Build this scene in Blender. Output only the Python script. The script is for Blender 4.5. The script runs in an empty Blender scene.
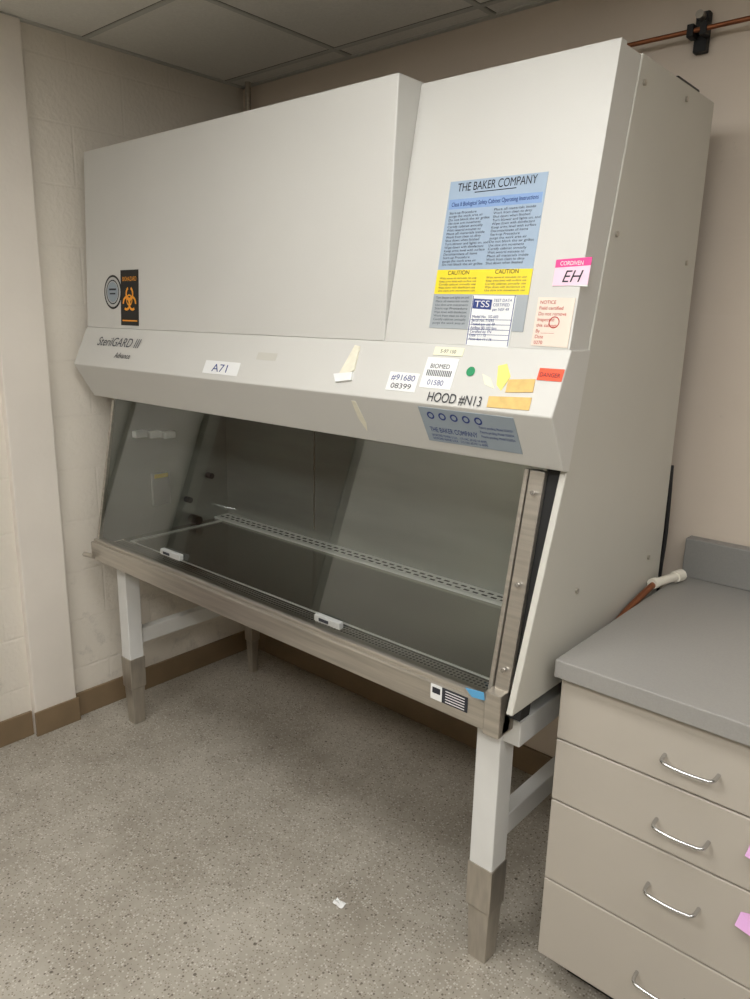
import bpy, bmesh, math, random
import numpy as np
from mathutils import Vector, Matrix
random.seed(4)

# ---------------------------------------------------------------- helpers
def lin(c):
    c=c/255.0
    return c/12.92 if c<=0.04045 else ((c+0.055)/1.055)**2.4
def rgb(r,g,b): return (lin(r),lin(g),lin(b),1.0)

def mat(name,col,rough=0.5,metal=0.0,noise=0.0,nscale=6.0,bump=0.0,bscale=200.0,spec=0.5,streak=None):
    m=bpy.data.materials.new(name); m.use_nodes=True
    nt=m.node_tree; b=nt.nodes['Principled BSDF']
    b.inputs['Base Color'].default_value=col
    b.inputs['Roughness'].default_value=rough
    b.inputs['Metallic'].default_value=metal
    b.inputs['Specular IOR Level'].default_value=spec
    tc=nt.nodes.new('ShaderNodeTexCoord')
    src=tc.outputs['Object']
    if streak:
        mp=nt.nodes.new('ShaderNodeMapping'); mp.inputs['Scale'].default_value=streak
        nt.links.new(src,mp.inputs['Vector']); src=mp.outputs['Vector']
    if noise>0:
        n=nt.nodes.new('ShaderNodeTexNoise'); n.inputs['Scale'].default_value=nscale
        n.inputs['Detail'].default_value=5
        nt.links.new(src,n.inputs['Vector'])
        r=nt.nodes.new('ShaderNodeValToRGB')
        r.color_ramp.elements[0].position=0.3; r.color_ramp.elements[1].position=0.7
        k=1-noise
        r.color_ramp.elements[0].color=(col[0]*k,col[1]*k,col[2]*k,1)
        r.color_ramp.elements[1].color=(min(1,col[0]*(1+noise*.6)),min(1,col[1]*(1+noise*.6)),min(1,col[2]*(1+noise*.6)),1)
        nt.links.new(n.outputs['Fac'],r.inputs['Fac'])
        nt.links.new(r.outputs['Color'],b.inputs['Base Color'])
    if bump>0:
        n2=nt.nodes.new('ShaderNodeTexNoise'); n2.inputs['Scale'].default_value=bscale
        nt.links.new(src,n2.inputs['Vector'])
        bp=nt.nodes.new('ShaderNodeBump'); bp.inputs['Strength'].default_value=bump; bp.inputs['Distance'].default_value=0.002
        nt.links.new(n2.outputs['Fac'],bp.inputs['Height'])
        nt.links.new(bp.outputs['Normal'],b.inputs['Normal'])
    return m

def finish(ob,m,parent=None,bevel=0.0,seg=2):
    bpy.context.collection.objects.link(ob)
    if m is not None: ob.data.materials.append(m)
    if parent: ob.parent=parent
    if bevel>0:
        md=ob.modifiers.new('bevel','BEVEL'); md.width=bevel; md.segments=seg; md.limit_method='ANGLE'; md.angle_limit=math.radians(25)
    return ob

def mesh_obj(name,verts,faces,m,parent=None,bevel=0.0,recalc=True):
    me=bpy.data.meshes.new(name); me.from_pydata([tuple(v) for v in verts],[],faces); me.validate()
    if recalc:
        bm=bmesh.new(); bm.from_mesh(me); bmesh.ops.recalc_face_normals(bm,faces=bm.faces); bm.to_mesh(me); bm.free()
    return finish(bpy.data.objects.new(name,me),m,parent,bevel)

def box(name,x0,x1,y0,y1,z0,z1,m,parent=None,bevel=0.0):
    v=[(x,y,z) for x in (x0,x1) for y in (y0,y1) for z in (z0,z1)]
    f=[(0,1,3,2),(4,6,7,5),(0,4,5,1),(2,3,7,6),(0,2,6,4),(1,5,7,3)]
    return mesh_obj(name,v,f,m,parent,bevel)

def prism(name,prof,x0,x1,m,parent=None,bevel=0.0):
    n=len(prof)
    v=[(x0,y,z) for y,z in prof]+[(x1,y,z) for y,z in prof]
    f=[tuple(range(n)),tuple(range(2*n-1,n-1,-1))]+[(i,(i+1)%n,n+(i+1)%n,n+i) for i in range(n)]
    return mesh_obj(name,v,f,m,parent,bevel)

def multibox(name,boxes,m,parent=None,bevel=0.0):
    V=[];F=[]
    for x0,x1,y0,y1,z0,z1 in boxes:
        o=len(V); V+=[(x,y,z) for x in (x0,x1) for y in (y0,y1) for z in (z0,z1)]
        F+=[tuple(i+o for i in q) for q in [(0,1,3,2),(4,6,7,5),(0,4,5,1),(2,3,7,6),(0,2,6,4),(1,5,7,3)]]
    return mesh_obj(name,V,F,m,parent,bevel)

def tube(name,pts,r,m,parent=None,smooth=False):
    cu=bpy.data.curves.new(name,'CURVE'); cu.dimensions='3D'; cu.bevel_depth=r; cu.bevel_resolution=5; cu.use_fill_caps=True
    sp=cu.splines.new('NURBS' if smooth else 'POLY'); sp.points.add(len(pts)-1)
    for p,q in zip(sp.points,pts): p.co=(q[0],q[1],q[2],1)
    if smooth: sp.use_endpoint_u=True; sp.order_u=3; sp.resolution_u=8
    return finish(bpy.data.objects.new(name,cu),m,parent)

def cyl(name,center,axis,r,h,m,parent=None,r2=None,seg=24,bevel=0.0):
    bm=bmesh.new(); bmesh.ops.create_cone(bm,cap_ends=True,segments=seg,radius1=r,radius2=r if r2 is None else r2,depth=h)
    q=Vector((0,0,1)).rotation_difference(Vector(axis).normalized())
    bmesh.ops.transform(bm,matrix=Matrix.Translation(center)@q.to_matrix().to_4x4(),verts=bm.verts)
    me=bpy.data.meshes.new(name); bm.to_mesh(me); bm.free()
    return finish(bpy.data.objects.new(name,me),m,parent,bevel)

def empty(name):
    e=bpy.data.objects.new(name,None); e.empty_display_size=0.1; bpy.context.collection.objects.link(e); return e

class Plane:
    """a face running along X whose section goes from top (y,z) to bottom (y,z)"""
    def __init__(s,a,b):
        s.a=Vector((0,a[0],a[1])); s.e=Vector((0,b[0]-a[0],b[1]-a[1])); s.u=-s.e.normalized()
        s.n=Vector((1,0,0)).cross(s.u)
    def pt(s,x,t,off=0.0): return s.a+s.e*t+Vector((x,0,0))+s.n*off
def quad(name,pl,corners,m,parent,off=0.0012):
    n=len(corners)
    v=[pl.pt(x,t,off) for x,t in corners]+[pl.pt(x,t,0.0002) for x,t in corners]
    f=[tuple(range(n)),tuple(range(2*n-1,n-1,-1))]+[(i,(i+1)%n,n+(i+1)%n,n+i) for i in range(n)]
    return mesh_obj(name,v,f,m,parent)
def rect(name,pl,x0,x1,t0,t1,m,parent,off=0.0012,skew=0.0):
    return quad(name,pl,[(x0,t0),(x1,t0+skew),(x1,t1+skew),(x0,t1)],m,parent,off)
def text(name,s,pl,x,t,size,m,parent,off=0.002,width=None,align='LEFT',shear=0,rot=0.0,bold=0.0):
    cu=bpy.data.curves.new(name,'FONT'); cu.body=s; cu.size=size; cu.align_x=align; cu.shear=shear; cu.offset=bold
    ob=bpy.data.objects.new(name,cu); finish(ob,m,parent)
    bpy.context.view_layer.update()
    if width:
        w=ob.dimensions.x
        sx=width/w if w>0 else 1
    else: sx=1
    X=Vector((1,0,0)); Y=pl.u; N=pl.n; P=pl.pt(x,t,off)
    M=Matrix(((X.x,Y.x,N.x,P.x),(X.y,Y.y,N.y,P.y),(X.z,Y.z,N.z,P.z),(0,0,0,1)))
    ob.matrix_world=M@Matrix.Rotation(rot,4,'Z')@Matrix.Diagonal((sx,1,1,1))
    return ob

# ---------------------------------------------------------------- materials
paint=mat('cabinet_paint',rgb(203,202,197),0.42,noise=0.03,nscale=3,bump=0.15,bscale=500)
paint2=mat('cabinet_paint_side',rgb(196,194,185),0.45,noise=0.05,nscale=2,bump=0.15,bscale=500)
paint_in=mat('stand_paint',rgb(220,220,217),0.4,noise=0.04,nscale=8)
steel=mat('brushed_stainless',rgb(190,184,174),0.28,0.75,noise=0.18,nscale=5,streak=(1,20,20))
steelf=mat('stainless_foot',rgb(188,181,170),0.28,0.75,noise=0.14,nscale=6,streak=(12,12,2))
steel_dk=mat('stainless_liner',rgb(200,202,196),0.24,0.65,noise=0.10,nscale=3,streak=(1,1,6))
steel_fl=mat('work_surface_steel',rgb(160,160,152),0.2,0.7,noise=0.15,nscale=3)
steel_lt=mat('grille_plate',rgb(248,248,243),0.4,0.0)
chrome=mat('chrome',rgb(200,200,200),0.2,1.0)
dark=mat('dark_gap',rgb(22,22,22),0.7)
black=mat('black_plastic',rgb(18,18,18),0.5)
white=mat('label_white',rgb(232,233,232),0.6,noise=0.03)
ink=mat('ink_black',rgb(40,42,50),0.7)
inkgrey=mat('ink_grey',rgb(75,77,84),0.7)
inkblue=mat('ink_blue',rgb(48,66,128),0.7)
posterblue=mat('poster_blue',rgb(155,175,196),0.5,noise=0.04)
posterblue2=mat('poster_header',rgb(128,160,205),0.5)
postergrey=mat('poster_grey',rgb(160,167,172),0.5,noise=0.05)
yellow=mat('label_yellow',rgb(238,214,40),0.5)
magenta=mat('label_magenta',rgb(225,60,140),0.5)
orange=mat('label_orange',rgb(240,160,40),0.5)
redink=mat('label_redorange',rgb(240,80,40),0.5)
redt=mat('ink_red',rgb(190,60,50),0.6)
green=mat('sticker_green',rgb(30,140,90),0.5)
tape=mat('masking_tape',rgb(218,184,112),0.6,noise=0.12,nscale=60)
tapew=mat('old_tape',rgb(228,224,205),0.6,noise=0.08,nscale=60)
cream=mat('cream_scrap',rgb(232,230,205),0.6)
ylw2=mat('yellow_scrap',rgb(235,225,120),0.6)
bluetape=mat('painter_tape',rgb(90,160,205),0.6)
pinkn=mat('sticky_note_pink',rgb(222,170,220),0.6)
bluegrey=mat('label_bluegrey',rgb(150,162,172),0.5,noise=0.04)
silver=mat('silver_foil',rgb(190,192,190),0.35,0.3)
beigep=mat('label_cream',rgb(226,214,200),0.6,noise=0.03)
copper=mat('copper_tube',rgb(150,95,65),0.4,0.8,noise=0.25,nscale=20)
pvc=mat('pvc_white',rgb(232,228,215),0.4)
rubber=mat('black_rubber',rgb(15,15,16),0.6)
lam=mat('drawer_laminate',rgb(180,173,162),0.5,noise=0.02)
lamdk=mat('carcass_laminate',rgb(158,152,143),0.55)
ctop=mat('counter_laminate',rgb(150,148,144),0.35,noise=0.05,nscale=250)
ctope=mat('counter_edge',rgb(138,137,134),0.4,noise=0.05,nscale=250)
basem=mat('vinyl_base_brown',rgb(130,110,84),0.5,noise=0.12,nscale=8)
bezel=mat('tbar_paint',rgb(190,190,184),0.5)
plug=mat('outlet_plate',rgb(165,165,160),0.5)
wood=mat('added_door_wood',rgb(84,60,42),0.45,noise=0.2,nscale=4,streak=(1,8,1))
frame_m=mat('added_door_frame_paint',rgb(120,112,100),0.5)

def wall_mat(name,col,blk=1.0,stain=0.05,plane='YZ',bs=.5):
    m=mat(name,col,0.6)
    nt=m.node_tree; b=nt.nodes['Principled BSDF']
    tc=nt.nodes.new('ShaderNodeTexCoord')
    sx=nt.nodes.new('ShaderNodeSeparateXYZ'); cb=nt.nodes.new('ShaderNodeCombineXYZ')
    nt.links.new(tc.outputs['Object'],sx.inputs[0])
    nt.links.new(sx.outputs['Y' if plane=='YZ' else 'X'],cb.inputs[0]); nt.links.new(sx.outputs['Z'],cb.inputs[1])
    br=nt.nodes.new('ShaderNodeTexBrick'); br.offset=0.5
    br.inputs['Scale'].default_value=1.0
    br.inputs['Brick Width'].default_value=0.406; br.inputs['Row Height'].default_value=0.203
    br.inputs['Mortar Size'].default_value=0.006; br.inputs['Mortar Smooth'].default_value=0.8
    nt.links.new(cb.outputs[0],br.inputs['Vector'])
    k=1-0.015*blk
    br.inputs['Color1'].default_value=col; br.inputs['Color2'].default_value=(col[0]*.985,col[1]*.985,col[2]*.98,1)
    br.inputs['Mortar'].default_value=(col[0]*k,col[1]*k,col[2]*k,1)
    n=nt.nodes.new('ShaderNodeTexNoise'); n.inputs['Scale'].default_value=3.5; n.inputs['Detail'].default_value=6
    nt.links.new(tc.outputs['Object'],n.inputs['Vector'])
    mp=nt.nodes.new('ShaderNodeMapRange'); mp.inputs[1].default_value=.3; mp.inputs[2].default_value=.7
    mp.inputs[3].default_value=1-stain; mp.inputs[4].default_value=1.0
    nt.links.new(n.outputs['Fac'],mp.inputs[0])
    n3=nt.nodes.new('ShaderNodeTexNoise'); n3.inputs['Scale'].default_value=9; n3.inputs['Detail'].default_value=8; n3.inputs['Roughness'].default_value=.7
    nt.links.new(tc.outputs['Object'],n3.inputs['Vector'])
    # grime gets stronger towards the floor
    lo=nt.nodes.new('ShaderNodeMapRange'); lo.inputs[1].default_value=.9; lo.inputs[2].default_value=.1; lo.inputs[3].default_value=0; lo.inputs[4].default_value=.13
    nt.links.new(sx.outputs['Z'],lo.inputs[0])
    ad=nt.nodes.new('ShaderNodeMath'); ad.operation='ADD'; nt.links.new(n3.outputs['Fac'],ad.inputs[0]); nt.links.new(lo.outputs[0],ad.inputs[1])
    mp3=nt.nodes.new('ShaderNodeMapRange'); mp3.inputs[1].default_value=.66; mp3.inputs[2].default_value=.76
    mp3.inputs[3].default_value=1.0; mp3.inputs[4].default_value=0.82
    nt.links.new(ad.outputs[0],mp3.inputs[0])
    mm=nt.nodes.new('ShaderNodeMath'); mm.operation='MULTIPLY'; nt.links.new(mp.outputs[0],mm.inputs[0]); nt.links.new(mp3.outputs[0],mm.inputs[1])
    mx=nt.nodes.new('ShaderNodeVectorMath'); mx.operation='SCALE'
    nt.links.new(br.outputs['Color'],mx.inputs[0]); nt.links.new(mm.outputs[0],mx.inputs['Scale'])
    nt.links.new(mx.outputs[0],b.inputs['Base Color'])
    n2=nt.nodes.new('ShaderNodeTexNoise'); n2.inputs['Scale'].default_value=60; n2.inputs['Detail'].default_value=6
    nt.links.new(tc.outputs['Object'],n2.inputs['Vector'])
    inv=nt.nodes.new('ShaderNodeMath'); inv.operation='MULTIPLY_ADD'; inv.inputs[1].default_value=-0.35*blk
    nt.links.new(br.outputs['Fac'],inv.inputs[0]); nt.links.new(n2.outputs['Fac'],inv.inputs[2])
    bp=nt.nodes.new('ShaderNodeBump'); bp.inputs['Strength'].default_value=bs; bp.inputs['Distance'].default_value=0.006
    nt.links.new(inv.outputs[0],bp.inputs['Height']); nt.links.new(bp.outputs['Normal'],b.inputs['Normal'])
    return m
wallL=wall_mat('block_wall_paint',rgb(228,221,209),1.0,0.06,'YZ')
wallB=wall_mat('back_wall_paint',rgb(219,206,191),0.15,0.04,'XZ',.12)
wallF=wall_mat('far_wall_paint',rgb(165,158,148),0.3,0.04,'XZ')
colm=mat('pilaster_paint',rgb(228,221,211),0.55,noise=0.04,nscale=4,bump=0.3,bscale=60)

def floor_mat():
    m=mat('speckled_vinyl_floor',rgb(165,160,150),0.32)
    nt=m.node_tree; b=nt.nodes['Principled BSDF']; tc=nt.nodes.new('ShaderNodeTexCoord')
    def vor(scale,rand_thr_lo,off,dist=.42):
        mp=nt.nodes.new('ShaderNodeMapping'); mp.inputs['Location'].default_value=off
        nt.links.new(tc.outputs['Object'],mp.inputs['Vector'])
        v=nt.nodes.new('ShaderNodeTexVoronoi'); v.inputs['Scale'].default_value=scale
        nt.links.new(mp.outputs[0],v.inputs['Vector'])
        s=nt.nodes.new('ShaderNodeSeparateColor'); nt.links.new(v.outputs['Color'],s.inputs[0])
        a=nt.nodes.new('ShaderNodeMath'); a.operation='GREATER_THAN'; a.inputs[1].default_value=rand_thr_lo
        nt.links.new(s.outputs[0],a.inputs[0])
        d=nt.nodes.new('ShaderNodeMath'); d.operation='LESS_THAN'; d.inputs[1].default_value=dist
        nt.links.new(v.outputs['Distance'],d.inputs[0])
        mu=nt.nodes.new('ShaderNodeMath'); mu.operation='MULTIPLY'
        nt.links.new(a.outputs[0],mu.inputs[0]); nt.links.new(d.outputs[0],mu.inputs[1])
        return mu.outputs[0]
    n=nt.nodes.new('ShaderNodeTexNoise'); n.inputs['Scale'].default_value=3.2; n.inputs['Detail'].default_value=9; n.inputs['Roughness'].default_value=.7
    nt.links.new(tc.outputs['Object'],n.inputs['Vector'])
    cr=nt.nodes.new('ShaderNodeValToRGB'); cr.color_ramp.elements[0].position=.32; cr.color_ramp.elements[1].position=.62
    cr.color_ramp.elements[0].color=rgb(148,141,129); cr.color_ramp.elements[1].color=rgb(177,171,159)
    nt.links.new(n.outputs['Fac'],cr.inputs['Fac'])
    cur=cr.outputs['Color']
    for fac,col,st in ((vor(150,.72,(0,0,0)),rgb(205,201,192),.7),(vor(180,.76,(3,1,0)),rgb(120,110,95),.72),(vor(120,.90,(7,5,0),.38),rgb(88,78,66),.8),(vor(26,.975,(2,9,0),.13),rgb(70,60,50),.8)):
        mu=nt.nodes.new('ShaderNodeMath'); mu.operation='MULTIPLY'; mu.inputs[1].default_value=st
        nt.links.new(fac,mu.inputs[0])
        mx=nt.nodes.new('ShaderNodeMix'); mx.data_type='RGBA'
        nt.links.new(mu.outputs[0],mx.inputs['Factor']); nt.links.new(cur,mx.inputs['A']); mx.inputs['B'].default_value=col
        cur=mx.outputs['Result']
    nt.links.new(cur,b.inputs['Base Color'])
    return m
floorm=floor_mat()
ceilm=mat('ceiling_tile',rgb(224,222,215),0.85,noise=0.05,nscale=120,bump=0.3,bscale=150)

def dots_mat(name,base,hole,sc,rad):
    m=mat(name,base,0.4,0.5); nt=m.node_tree; b=nt.nodes['Principled BSDF']
    tc=nt.nodes.new('ShaderNodeTexCoord'); s=nt.nodes.new('ShaderNodeVectorMath'); s.operation='SCALE'; s.inputs['Scale'].default_value=sc
    nt.links.new(tc.outputs['Object'],s.inputs[0])
    fr=nt.nodes.new('ShaderNodeVectorMath'); fr.operation='FRACTION'; nt.links.new(s.outputs[0],fr.inputs[0])
    mu=nt.nodes.new('ShaderNodeVectorMath'); mu.operation='MULTIPLY'; mu.inputs[1].default_value=(1,1,0); nt.links.new(fr.outputs[0],mu.inputs[0])
    di=nt.nodes.new('ShaderNodeVectorMath'); di.operation='DISTANCE'; di.inputs[1].default_value=(.5,.5,0); nt.links.new(mu.outputs[0],di.inputs[0])
    lt=nt.nodes.new('ShaderNodeMath'); lt.operation='LESS_THAN'; lt.inputs[1].default_value=rad; nt.links.new(di.outputs['Value'],lt.inputs[0])
    mx=nt.nodes.new('ShaderNodeMix'); mx.data_type='RGBA'; mx.inputs['A'].default_value=base; mx.inputs['B'].default_value=hole
    nt.links.new(lt.outputs[0],mx.inputs['Factor']); nt.links.new(mx.outputs['Result'],b.inputs['Base Color'])
    return m
perf=dots_mat('perforated_steel',rgb(175,172,163),rgb(25,25,25),85,.32)

def glass_mat():
    m=bpy.data.materials.new('tinted_safety_glass'); m.use_nodes=True; nt=m.node_tree; nt.nodes.clear()
    o=nt.nodes.new('ShaderNodeOutputMaterial'); t=nt.nodes.new('ShaderNodeBsdfTransparent'); g=nt.nodes.new('ShaderNodeBsdfGlossy')
    t.inputs[0].default_value=(.86,.88,.865,1); g.inputs['Roughness'].default_value=0.01; g.inputs['Color'].default_value=(.96,.98,.97,1)
    f=nt.nodes.new('ShaderNodeFresnel'); f.inputs[0].default_value=1.5
    mu=nt.nodes.new('ShaderNodeMath'); mu.operation='MULTIPLY'; mu.inputs[1].default_value=2.1; mu.use_clamp=True
    nt.links.new(f.outputs[0],mu.inputs[0])
    x=nt.nodes.new('ShaderNodeMixShader'); nt.links.new(mu.outputs[0],x.inputs[0]); nt.links.new(t.outputs[0],x.inputs[1]); nt.links.new(g.outputs[0],x.inputs[2]); nt.links.new(x.outputs[0],o.inputs[0])
    return m
glass=glass_mat()
def emis(name,col,s):
    m=bpy.data.materials.new(name); m.use_nodes=True; b=m.node_tree.nodes['Principled BSDF']
    b.inputs['Base Color'].default_value=(.8,.8,.8,1); b.inputs['Emission Color'].default_value=col; b.inputs['Emission Strength'].default_value=s
    return m
lightA=emis('fluorescent_diffuser_dim',(1,.99,.965,1),8.8)
lightB=emis('fluorescent_diffuser',(1,.985,.955,1),16.5)

# ---------------------------------------------------------------- room
XL=-2.68; YB=2.19; ZC=2.52; YF=-2.4; XR=2.4
box('floor',XL-.1,XR+.1,YF-.1,YB+.1,-.1,0,floorm)
box('wall_left',XL-.1,XL,YF-.1,YB+.1,0,ZC,wallL)
box('wall_back',XL,XR,YB,YB+.1,0,ZC,wallB)
box('wall_right',XR,XR+.1,YF-.1,YB+.1,0,ZC,wallF)
box('wall_front',XL,XR,YF-.1,YF,0,ZC,wallF)
ceil=box('ceiling',XL-.1,XR+.1,YF-.1,YB+.1,ZC,ZC+.1,ceilm)
bars=[];gaps=[]
y=2.09
while y>YF:
    bars.append((XL,XR,y-.009,y+.009,ZC-.004,ZC+.004)); gaps.append((XL,XR,y-.012,y+.012,ZC-.0008,ZC+.004)); y-=.61
x=-2.05
while x<XR:
    bars.append((x-.009,x+.009,YF,YB,ZC-.0045,ZC+.004)); gaps.append((x-.012,x+.012,YF,YB,ZC-.001,ZC+.004)); x+=.61
bars+=[(XL,XL+.022,YF,YB,ZC-.005,ZC+.003),(XL,XR,YB-.022,YB,ZC-.005,ZC+.003)]
multibox('t_bar_grid',bars,bezel,ceil)
multibox('tile_shadow_gap',gaps,mat('tile_gap',rgb(110,108,102),.8),ceil)
box('trim_pilaster',XL-.02,XL+.03,1.09,1.255,0,ZC-.006,colm,None,0.004)
box('baseboard_left',XL,XL+.012,1.262,YB-.012,0,.10,basem,None,0.002)
box('baseboard_left_front',XL,XL+.012,.92,1.085,0,.10,basem,None,0.002)
box('baseboard_pilaster',XL+.03,XL+.04,1.085,1.262,0,.10,basem,None,0.002)
box('baseboard_back',XL,XR,YB-.012,YB,0,.10,basem,None,0.002)
# dark door added out of view so the sash mirrors a diagonal edge
D=empty('added_door')
box('added_door_slab',XL+.001,XL+.035,-.05,.85,.005,2.07,wood,D,.003)
multibox('added_door_casing',[(XL,XL+.045,.85,.91,0,2.13),(XL,XL+.045,-.11,-.05,0,2.13),(XL,XL+.045,-.05,.85,2.07,2.13)],frame_m,D,.002)
tube('added_door_lever',[(XL+.035,.78,1.0),(XL+.08,.78,1.0),(XL+.085,.77,1.0),(XL+.085,.67,1.0)],.009,chrome,D)
for (cx,cy,lm) in ((-.83,.565,lightA),(1.0,.565,lightA),(-1.44,-.655,lightB),(.39,-.655,lightB)):
    e=empty('ceiling_light')
    box('diffuser',cx-.58,cx+.58,cy-.28,cy+.28,ZC-.012,ZC-.004,lm,e)
    multibox('frame',[(cx-.605,cx+.605,cy-.305,cy-.28,ZC-.018,ZC),(cx-.605,cx+.605,cy+.28,cy+.305,ZC-.018,ZC),(cx-.605,cx-.58,cy-.28,cy+.28,ZC-.018,ZC),(cx+.58,cx+.605,cy-.28,cy+.28,ZC-.018,ZC)],bezel,e)

# ---------------------------------------------------------------- biosafety cabinet
B=empty('biosafety_cabinet')
X0,X1=-2.615,-.70
XS=-2.535      # narrower lower body, left side
prism('upper_casing',[(1.505,2.13),(2.045,2.13),(2.045,1.31),(1.44,1.31),(1.395,1.54)],X0+.003,X1-.003,paint,B,0.004)
side=[(1.604,2.132),(2.05,2.132),(2.05,.775),(1.264,.785),(1.423,1.292)]
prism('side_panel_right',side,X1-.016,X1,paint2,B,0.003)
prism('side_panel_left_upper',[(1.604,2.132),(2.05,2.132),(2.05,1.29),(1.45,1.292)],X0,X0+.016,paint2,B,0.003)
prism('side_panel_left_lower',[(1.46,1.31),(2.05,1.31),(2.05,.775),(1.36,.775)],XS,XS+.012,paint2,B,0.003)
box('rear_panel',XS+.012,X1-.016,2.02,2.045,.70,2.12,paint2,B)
prism('front_service_panel',[(1.422,2.14),(1.54,2.14),(1.44,1.545),(1.392,1.545)],X0+.001,-1.19,paint,B,0.003)
prism('front_right_panel',[(1.504,2.134),(1.53,2.134),(1.42,1.545),(1.393,1.545)],-1.1895,X1-.002,paint,B,0.001)
band=[(1.390,1.545),(1.33,1.415),(1.400,1.297),(1.425,1.292),(1.466,1.487),(1.478,1.545)]
prism('control_fascia',band,X0-.001,X1+.004,paint,B,0.003)
P1=Plane((1.504,2.134),(1.393,1.545)); P2=Plane((1.422,2.14),(1.392,1.545)); P3=Plane((1.390,1.545),(1.33,1.415)); P4=Plane((1.33,1.415),(1.400,1.297))
# interior liner
IX0,IX1=-2.52,-.76
box('liner_back',IX0,IX1,1.93,1.94,.75,1.34,steel_dk,B)
lp=[(1.434,1.29),(1.94,1.29),(1.94,.75),(1.340,.75)]
prism('liner_left',lp,IX0-.008,IX0,steel_dk,B)
prism('liner_right',lp,IX1,IX1+.008,steel_dk,B)
box('liner_top',IX0,IX1,1.44,1.94,1.335,1.345,steel_dk,B)
box('liner_back_seam',-1.985,-1.981,1.926,1.93,.80,1.33,steel,B)
box('work_surface',IX0,IX1,1.43,1.93,.735,.752,steel_fl,B)
multibox('work_surface_rim',[(IX0+.05,IX0+.062,1.43,1.86,.752,.756),(IX0+.05,IX1,1.427,1.432,.752,.755)],steel_lt,B)
box('rear_grille',IX0,IX1,1.858,1.929,.750,.761,steel_lt,B,.001)
sl=[]
xx=IX0+.015
while xx<IX1-.03:
    sl.append((xx,xx+.020,1.876,1.885,.758,.7615)); sl.append((xx+.008,xx+.028,1.900,1.909,.758,.7615)); xx+=.034
multibox('rear_grille_slots',sl,dark,B)
box('front_grille',IX0,IX1,1.335,1.425,.738,.748,perf,B)
box('base_pan',XS+.02,-.80,1.36,2.02,.665,.735,steel,B,.003)
# sash
G0=(1.428,1.300); G1=(1.328,.770)
Pg=Plane(G0,G1)
mesh_obj('sash_glass',[(IX0,G1[0],G1[1]),(-.790,G1[0],G1[1]),(-.790,G0[0],G0[1]),(IX0,G0[0],G0[1])],[(0,1,2,3)],glass,B,recalc=False)
def track(n,x0,x1,m,f=.010,b=.03):
    prism(n,[(G0[0]-f,1.285),(G0[0]+b,1.285),(G1[0]+b,.70),(G1[0]-f-.01,.70)],x0,x1,m,B,.002)
track('sash_track_right',-.785,-.748,steel,.010,.012)
prism('sash_channel_right',[(G0[0]-.008,1.285),(G0[0]+.006,1.285),(G1[0]+.006,.775),(G1[0]-.008,.775)],-.800,-.789,steel,B,.002)
track('sash_track_left',XS+.004,IX0+.002,steel,.005,.004)
prism('track_gap_shade_right',[(1.432,1.29),(1.47,1.29),(1.37,.74),(1.328,.74)],-.748,-.716,dark,B)  # solid dark filler, stands in for the shade inside the gap
box('armrest_rail',XS-.005,-.750,1.305,1.355,.696,.764,steel,B,.004)
box('armrest_lip',XS,-.755,1.315,1.35,.762,.774,steel,B,.003)
box('rail_end_plate',-.790,-.748,1.295,1.36,.695,.80,steel,B,.003)
for lx,ww,tt in ((-2.095,.11,.90),(-1.352,.095,.935)):
    e=Pg.pt(lx,tt,.004)
    box('sash_handle',lx,lx+ww,e.y-.016,e.y+.002,e.z-.010,e.z+.010,silver,B,.003)
    box('sash_handle_tab',lx+.02,lx+.055,e.y-.018,e.y-.002,e.z-.004,e.z+.004,ink,B)
for t in (.12,.5,.86):
    p=Pg.pt(-.766,t,.014); cyl('track_screw',p,Pg.n,.005,.006,chrome,B)
cyl('drain_valve',(-2.53,1.29,.715),(1,.2,0),.009,.05,steel,B)
# interior fittings, left liner
box('outlet_plate',IX0,IX0+.012,1.56,1.64,.86,.99,plug,B,.003)
box('outlet_tag',IX0+.012,IX0+.013,1.57,1.63,.970,.986,yellow,B)
for yy,zz in ((1.72,.86),(1.83,.945)): cyl('gas_valve',(IX0+.015,yy,zz),(1,0,0),.012,.03,ink,B)
cyl('valve_knob',(IX0+.03,1.74,.775),(1,0,0),.018,.05,black,B)
for i in range(3): box('bracket',IX0,IX0+.03,1.49+.062*i,1.54+.062*i,1.14-.008*i,1.165-.008*i,steel_lt,B,.003)
for (yy,zz) in ((1.555,1.78),(1.86,2.10),(1.62,2.08),(1.98,1.75),(1.52,1.00),(1.95,.98)):
    cyl('side_screw',(X1+.002,yy,zz),(1,0,0),.006,.006,steel,B)
box('top_vent',-.80,-.706,1.82,1.96,2.125,2.142,black,B,.004)

# ---- stand
def leg(n,cx,cy,s=.033):
    box(n+'_post',cx-s,cx+s,cy-s,cy+s,.25,.70,paint_in,B,.003)
    v=[]
    for zz,h in ((.285,s+.003),(.16,s+.002),(.155,s-.002),(.0,s-.007)): v.append((zz,h))
    V=[];F=[]
    for zz,h in v: V+=[(cx-h,cy-h,zz),(cx+h,cy-h,zz),(cx+h,cy+h,zz),(cx-h,cy+h,zz)]
    for k in range(len(v)-1):
        for i in range(4): F.append((4*k+i,4*k+(i+1)%4,4*k+4+(i+1)%4,4*k+4+i))
    F+=[(0,1,2,3),tuple(4*(len(v)-1)+i for i in (3,2,1,0))]
    mesh_obj(n+'_foot',V,F,steelf,B,.002)
LX,RX=-2.470,-.815; FY,RY=1.40,2.01
for n,cx,cy in (('leg_front_left',LX,FY+.01),('leg_front_right',RX,FY)): leg(n,cx,cy,.033 if cx>-1 else .030)
for n,cx,cy in (('leg_rear_left',LX,RY),('leg_rear_right',RX,RY)): leg(n,cx,cy,.022)
for cx in (LX,RX):
    box('stand_side_stretcher',cx-.02,cx+.02,FY+.033,RY-.02,.335,.395,paint_in,B,.003)
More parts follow.
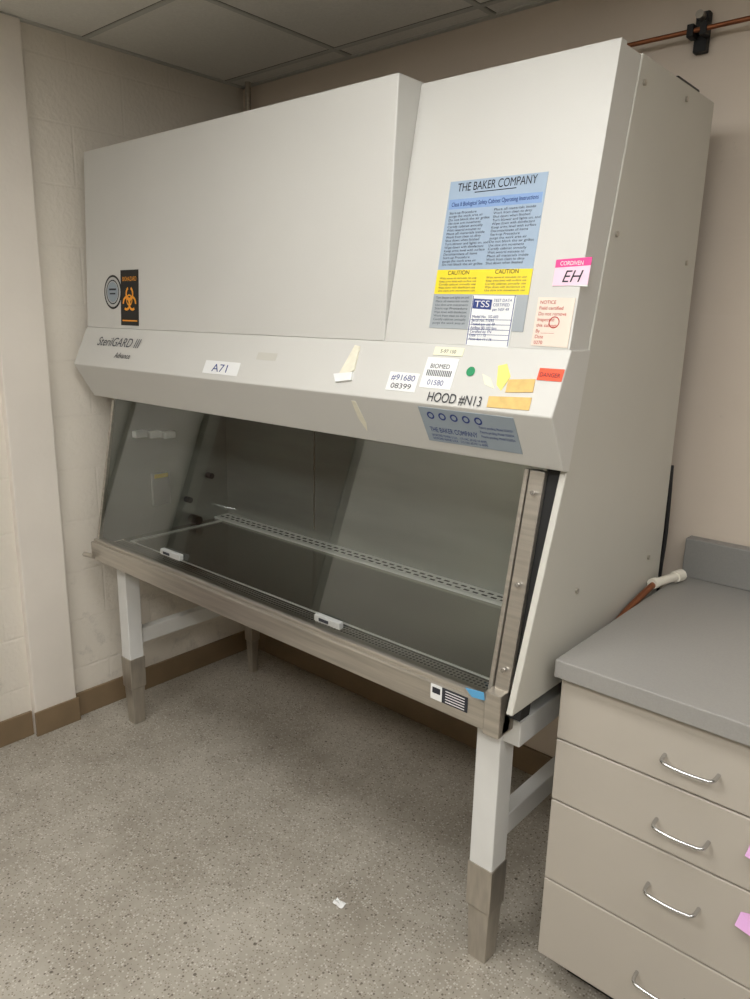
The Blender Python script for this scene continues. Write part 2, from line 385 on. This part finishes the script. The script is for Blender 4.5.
box('stand_side_rail_right',-.79,-.74,FY-.02,RY,.64,.705,paint_in,B,.003)
box('stand_side_rail_left',LX-.025,LX+.025,FY+.033,RY-.02,.61,.665,paint_in,B,.003)
box('stand_rear_rail',LX+.02,RX-.02,RY-.02,RY+.02,.60,.665,paint_in,B,.003)

# ---- labels
def disk(name,pl,x,t,r,m,off,seg=32,r_in=0,a0=0,a1=2*math.pi):
    vs=[];fs=[]
    c=pl.pt(x,t,off)
    for i in range(seg+1):
        a=a0+(a1-a0)*i/seg; d=Vector((1,0,0))*math.cos(a)+pl.u*math.sin(a)
        vs+=[c+d*r,c+d*r_in]
    for i in range(seg): fs.append((2*i,2*i+2,2*i+3,2*i+1))
    return mesh_obj(name,vs,fs,m,B)
sx_=-2.432
disk('round_seal_rim',P2,sx_,.795,.057,black,.0012)
disk('round_seal_ring',P2,sx_,.795,.050,silver,.0016)
disk('round_seal_ring_line',P2,sx_,.795,.041,ink,.0020,r_in=.037)
disk('round_seal_centre',P2,sx_,.795,.034,bluegrey,.0020)
rect('round_seal_bar',P2,sx_-.022,sx_+.022,.775,.785,ink,B,.0024)
rect('round_seal_bar',P2,sx_-.018,sx_+.018,.80,.808,ink,B,.0024)
bx,bt=-2.325,.84
rect('biohazard_sticker',P2,bx-.056,bx+.054,.675,.98,black,B,.0012)
for k in range(3):
    a=math.pi/2+k*2*math.pi/3
    dx,du=math.cos(a)*.021,math.sin(a)*.021
    disk('biohazard_lobe',P2,bx+dx,bt-du/.595,.024,orange,.0020+.0002*k,r_in=.016,a0=a+math.radians(25),a1=a+2*math.pi-math.radians(25))
disk('biohazard_ring',P2,bx,bt,.019,orange,.0028,r_in=.014)
disk('biohazard_core',P2,bx,bt,.008,orange,.0028)
text('biohazard_text','BIOHAZARD',P2,bx,.735,.02,orange,B,.002,width=.085,align='CENTER')
rect('biohazard_footer',P2,bx-.045,bx+.045,.95,.957,orange,B,.002)
rect('instruction_poster',P1,-1.060,-.814,.395,.94,posterblue,B,.0010,.005)
rect('poster_lower',P1,-1.060,-.814,.81,.94,postergrey,B,.0014,.005)
rect('poster_header',P1,-1.055,-.819,.462,.498,posterblue2,B,.0014,.005)
rect('poster_caution',P1,-1.060,-.814,.722,.812,yellow,B,.0016,.005)
text('poster_title','THE BAKER COMPANY',P1,-.937,.435,.026,ink,B,.002,width=.20,align='CENTER')
rect('poster_title_rule',P1,-.99,-.885,.442,.4445,ink,B,.0016)
text('poster_subtitle','Class II Biological Safety Cabinet Operating Instructions',P1,-.937,.489,.013,inkblue,B,.002,width=.22,align='CENTER')
fill=['Start-up Procedure','Turn blower and lights on, and','Wait several minutes to','purge the work area air','Wipe down with disinfectant','Place all materials inside','Do not block the air grilles','Keep arms level with surface','Work from clean to dirty','Use slow arm movements','Decontaminate all items','Shut down when finished','Certify cabinet annually']
for c_,cx in ((0,-1.050),(1,-.932)):
    for i in range(16):
        s=fill[(i*3+c_*5)%13]
        text('poster_line',s,P1,cx,.517+.0127*i,.0072,inkgrey,B,.002,width=.0036*len(s)+.008)
text('poster_caution_text','CAUTION',P1,-1.0,.742,.013,ink,B,.0022,align='CENTER')
text('poster_caution_text','CAUTION',P1,-.875,.742,.013,ink,B,.0022,align='CENTER')
for i in range(5):
    for cx in (-1.050,-.925): text('poster_caution_line',fill[(i*5+2)%13]+' use',P1,cx,.758+.0115*i,.0065,inkgrey,B,.0022,width=.10)
for i in range(8): text('poster_line',fill[(i*4+1)%13],P1,-1.052,.83+.0135*i,.007,inkgrey,B,.002,width=.09)
rect('certification_label',P1,-.952,-.842,.818,1.0,white,B,.0026,.004)
rect('certification_label_head',P1,-.948,-.900,.830,.866,inkblue,B,.0030,.004)
text('certification_text','TSS',P1,-.924,.861,.020,white,B,.0034,align='CENTER',width=.038)
for i in range(3): text('certification_line',['TEST DATA','CERTIFIED','per NSF 49'][i],P1,-.896,.842+.016*i,.009,inkblue,B,.0034)
for i in range(7): text('certification_line',['Model No.  SG-603','Serial No. 71093','Tested per std 49','Airflow 80-100 fpm','Certified by: FN','Date 11 / 15','Next due 11 / 16'][i],P1,-.945,.90+.0135*i,.0085,inkblue,B,.0034)
for i in range(5): rect('certification_rule',P1,-.948,-.846,.905+.018*i,.9065+.018*i,inkblue,B,.0032)
for xx_ in (-.9505,-.8455): rect('certification_border',P1,xx_,xx_+.0015,.82,.998,inkblue,B,.0032)
quad('pink_label',P1,[(-.763,.70),(-.686,.695),(-.686,.79),(-.763,.785)],white,B,.0016)
quad('pink_label_body',P1,[(-.763,.70),(-.686,.695),(-.686,.785),(-.763,.788)],mat('label_pink',rgb(240,205,222),.6),B,.0019)
quad('pink_label_header',P1,[(-.763,.70),(-.686,.695),(-.686,.722),(-.763,.727)],magenta,B,.0022)
text('pink_label_text','CORDIVEN',P1,-.727,.720,.012,white,B,.0026,align='CENTER',width=.05)
text('pink_label_hand','EH',P1,-.745,.776,.034,ink,B,.0026,shear=.3)
rect('inspection_label',P1,-.790,-.707,.825,.99,beigep,B,.0016,.003)
for i in range(8): text('inspection_line',['NOTICE','Field certified','Do not remove','Inspected','this cabinet','By ______','Date','0270'][i],P1,-.784,.848+.0195*i,.010,redt,B,.0022)
disk('inspection_mark',P1,-.745,.91,.012,redt,.0022,r_in=.010)
# fascia upper face
text('fascia_logo','SterilGARD III',P3,-2.500,.46,.046,inkgrey,B,.002,width=.27,shear=.25)
text('fascia_logo_sub','Advance',P3,-2.36,.74,.028,ink,B,.002,shear=.25)
rect('a71_label',P3,-1.85,-1.69,.60,.88,white,B,.0014)
text('a71_text','A71',P3,-1.77,.83,.034,inkblue,B,.002,align='CENTER',width=.07)
quad('torn_tape',P3,[(-1.275,.10),(-1.258,.12),(-1.252,.55),(-1.285,.72),(-1.300,.68)],tapew,B,.004)
quad('torn_tape_b',P3,[(-1.315,.66),(-1.255,.60),(-1.250,.74),(-1.300,.80)],white,B,.006)
rect('tape_residue',P3,-1.63,-1.55,.35,.50,paint2,B,.0008)
rect('barcode_label',P3,-1.138,-1.050,.52,.84,white,B,.0014)
text('barcode_text','#91680',P3,-1.094,.66,.020,inkblue,B,.002,align='CENTER',width=.07)
text('barcode_text','08399',P3,-1.094,.80,.018,ink,B,.002,align='CENTER',width=.06)
rect('asset_label',P3,-1.042,-.955,.23,.74,white,B,.0014)
for i in range(14): rect('asset_bar',P3,-1.032+.005*i,-1.032+.005*i+.0025,.44,.54,inkgrey,B,.002)
text('asset_text','BIOMED',P3,-1.0,.41,.015,ink,B,.002,align='CENTER')
text('asset_text','01580',P3,-1.0,.69,.018,inkblue,B,.002,align='CENTER')
rect('small_label',P3,-1.030,-.950,.05,.19,cream,B,.0018)
text('small_label_text','5-97 150',P3,-.99,.15,.012,ink,B,.0024,align='CENTER')
disk('green_dot',P3,-.916,.42,.011,green,.0016)
quad('cream_scrap',P3,[(-.885,.44),(-.862,.50),(-.845,.66),(-.872,.60)],cream,B,.0014)
quad('yellow_scrap',P3,[(-.852,.30),(-.832,.26),(-.815,.45),(-.828,.68),(-.842,.60)],ylw2,B,.0014)
quad('tan_tape',P3,[(-.818,.50),(-.756,.46),(-.753,.66),(-.816,.70)],tape,B,.0018)
quad('tan_tape_b',P3,[(-.852,.78),(-.752,.74),(-.750,.93),(-.850,.95)],tape,B,.0018)
rect('orange_sticker',P3,-.753,-.698,.29,.47,redink,B,.0018)
text('orange_sticker_text','DANGER',P3,-.726,.42,.013,ink,B,.0024,align='CENTER',width=.045)
text('hood_number','HOOD #N13',P3,-1.010,.955,.032,ink,B,.002,width=.142)
# fascia lower face
quad('spec_label',P4,[(-1.035,.07),(-.786,.08),(-.786,.77),(-1.035,.77)],bluegrey,B,.0014)
for i in range(5): disk('spec_symbol',P4,-1.005+.032*i,.22,.010,inkblue,.002,r_in=.006)
text('spec_text','THE BAKER COMPANY',P4,-1.02,.56,.020,inkblue,B,.002,width=.13)
for i in range(2): text('spec_line','SANFORD MAINE U.S.A.   115 VAC 60 HZ 16 AMPS',P4,-1.02,.65+.07*i,.009,inkblue,B,.002,width=.15)
for i in range(3): text('spec_line_r','Patents pending, Model SG603A',P4,-.88,.36+.09*i,.009,inkblue,B,.002,width=.085)
quad('paper_scrap',P4,[(-1.245,.12),(-1.232,.12),(-1.225,.60),(-1.232,.78),(-1.245,.50)],tapew,B,.0014)
# rail labels
Pr=Plane((1.305,.764),(1.305,.696))
rect('rail_label_white',Pr,-.943,-.910,.04,.60,white,B,.0016)
rect('rail_label_black',Pr,-.910,-.838,.04,.60,ink,B,.0016)
rect('rail_label_logo',Pr,-.938,-.915,.14,.36,ink,B,.002)
for i in range(5): rect('rail_label_line',Pr,-.900,-.846,.11+.10*i,.14+.10*i,white,B,.002)
quad('blue_tape',Plane((1.293,.80),(1.293,.70)),[(-.838,.08),(-.79,.02),(-.786,.20),(-.82,.24)],bluetape,B,.002)

tube('power_cord',[(-.703,2.060,1.22),(-.700,2.062,1.12),(-.698,2.064,1.0),(-.703,2.062,.90),(-.71,2.08,.6)],.006,rubber,B,True)
tube('conduit_pipe',[(-2.60,2.15,2.0),(-2.60,2.15,2.52)],.012,steel,None)

# ---------------------------------------------------------------- lab counter with drawers
C=empty('drawer_cabinet')
cx0=-.672; cyF=1.385; zt=.885; cxE=1.10
box('countertop',cx0,cxE,cyF,2.165,zt-.042,zt,ctop,C,.003)
box('backsplash',cx0+.004,cxE,2.145,2.165+.024,zt,zt+.115,ctope,C,.003)
box('carcass',cx0+.008,cxE-.01,1.425,2.12,.10,zt-.042,lamdk,C)
box('toe_kick',cx0+.05,cxE-.03,1.50,2.10,.0,.10,black,C)
for k in range(3):
    a=cx0+.010+k*.588; b_=a+.583
    for i,(z1,z0) in enumerate(((.836,.690),(.686,.535),(.531,.322),(.318,.105))):
        box('drawer_front',a,b_,1.405,1.424,z0,z1,lam,C,.0025)
        hz=((z1+z0)/2-.012,(z1+z0)/2-.010,(z1+z0)/2+.016,(z1+z0)/2+.0)[i]; hx=(a+b_)/2-.002
        h=.052
        tube('drawer_handle',[(hx-h,1.407,hz),(hx-h,1.388,hz),(hx-h+.003,1.376,hz-.001),(hx-h+.014,1.371,hz-.002),(hx,1.369,hz-.003),(hx+h-.014,1.371,hz-.002),(hx+h-.003,1.376,hz-.001),(hx+h,1.388,hz),(hx+h,1.407,hz)],.0042,chrome,C,True)
def note(x,z):
    mesh_obj('sticky_note',[(x-.025,1.4035,z+.012),(x+.03,1.402,z+.03),(x+.04,1.385,z-.025),(x-.03,1.392,z-.015)],[(0,1,2,3)],pinkn,C)
note(-.222,.630); note(-.220,.472)

P=empty('copper_drain_pipe')
tube('copper_run',[(-.684,1.60,.80),(-.684,1.72,.855),(-.684,1.85,.885),(-.680,1.97,.905)],.009,copper,P,True)
tube('pvc_nipple',[(-.682,1.96,.905),(-.650,2.09,.906)],.012,pvc,P)
tube('pvc_collar',[(-.657,2.06,.906),(-.650,2.09,.906)],.017,pvc,P)
tube('pvc_collar',[(-.683,1.955,.905),(-.679,1.975,.905)],.015,pvc,P)
W=empty('copper_water_pipe')
tube('pipe_run',[(-2.3,2.14,2.335),(2.39,2.14,2.335)],.006,copper,W)
K=empty('pipe_clamp')
box('strut',-.812,-.778,2.165,2.19,2.29,2.385,rubber,K,.003)
multibox('clamp_ears',[(-.820,-.803,2.13,2.168,2.32,2.35),(-.787,-.770,2.13,2.168,2.32,2.35)],rubber,K,.002)
cyl('clamp_bolt',(-.795,2.155,2.372),(0,1,0),.010,.03,steel,K)
def litter(n,x,y,w,h,m):
    bm=bmesh.new(); bmesh.ops.create_grid(bm,x_segments=5,y_segments=3,size=.5)
    for v in bm.verts: v.co=Vector((v.co.x*w,v.co.y*h,random.uniform(.001,.009)))
    bmesh.ops.translate(bm,verts=bm.verts,vec=Vector((x,y,0)))
    me=bpy.data.meshes.new(n); bm.to_mesh(me); bm.free()
    finish(bpy.data.objects.new(n,me),m)
litter('paper_litter',-1.20,1.268,.035,.02,white)

# ---------------------------------------------------------------- camera
yaw,pit,rol,f=-0.7148,-0.2408,-0.0216,740.02
F=np.array([np.sin(yaw)*np.cos(pit),np.cos(yaw)*np.cos(pit),np.sin(pit)])
r=np.array([np.cos(yaw),-np.sin(yaw),0.]); d=np.cross(F,r)
cr,sr=np.cos(rol),np.sin(rol)
r2=cr*r+sr*d; d2=-sr*r+cr*d
cam=bpy.data.cameras.new('camera'); co=bpy.data.objects.new('camera',cam); bpy.context.collection.objects.link(co)
co.matrix_world=Matrix(((r2[0],-d2[0],-F[0],0),(r2[1],-d2[1],-F[1],0),(r2[2],-d2[2],-F[2],1.6),(0,0,0,1)))
cam.sensor_fit='VERTICAL'; cam.sensor_height=36; cam.lens=36*f/999; cam.clip_start=.02
bpy.context.scene.camera=co
w=bpy.data.worlds.new('world'); bpy.context.scene.world=w; w.use_nodes=True
w.node_tree.nodes['Background'].inputs[0].default_value=(.6,.6,.6,1); w.node_tree.nodes['Background'].inputs[1].default_value=.3
bpy.context.scene.view_settings.view_transform='Standard'
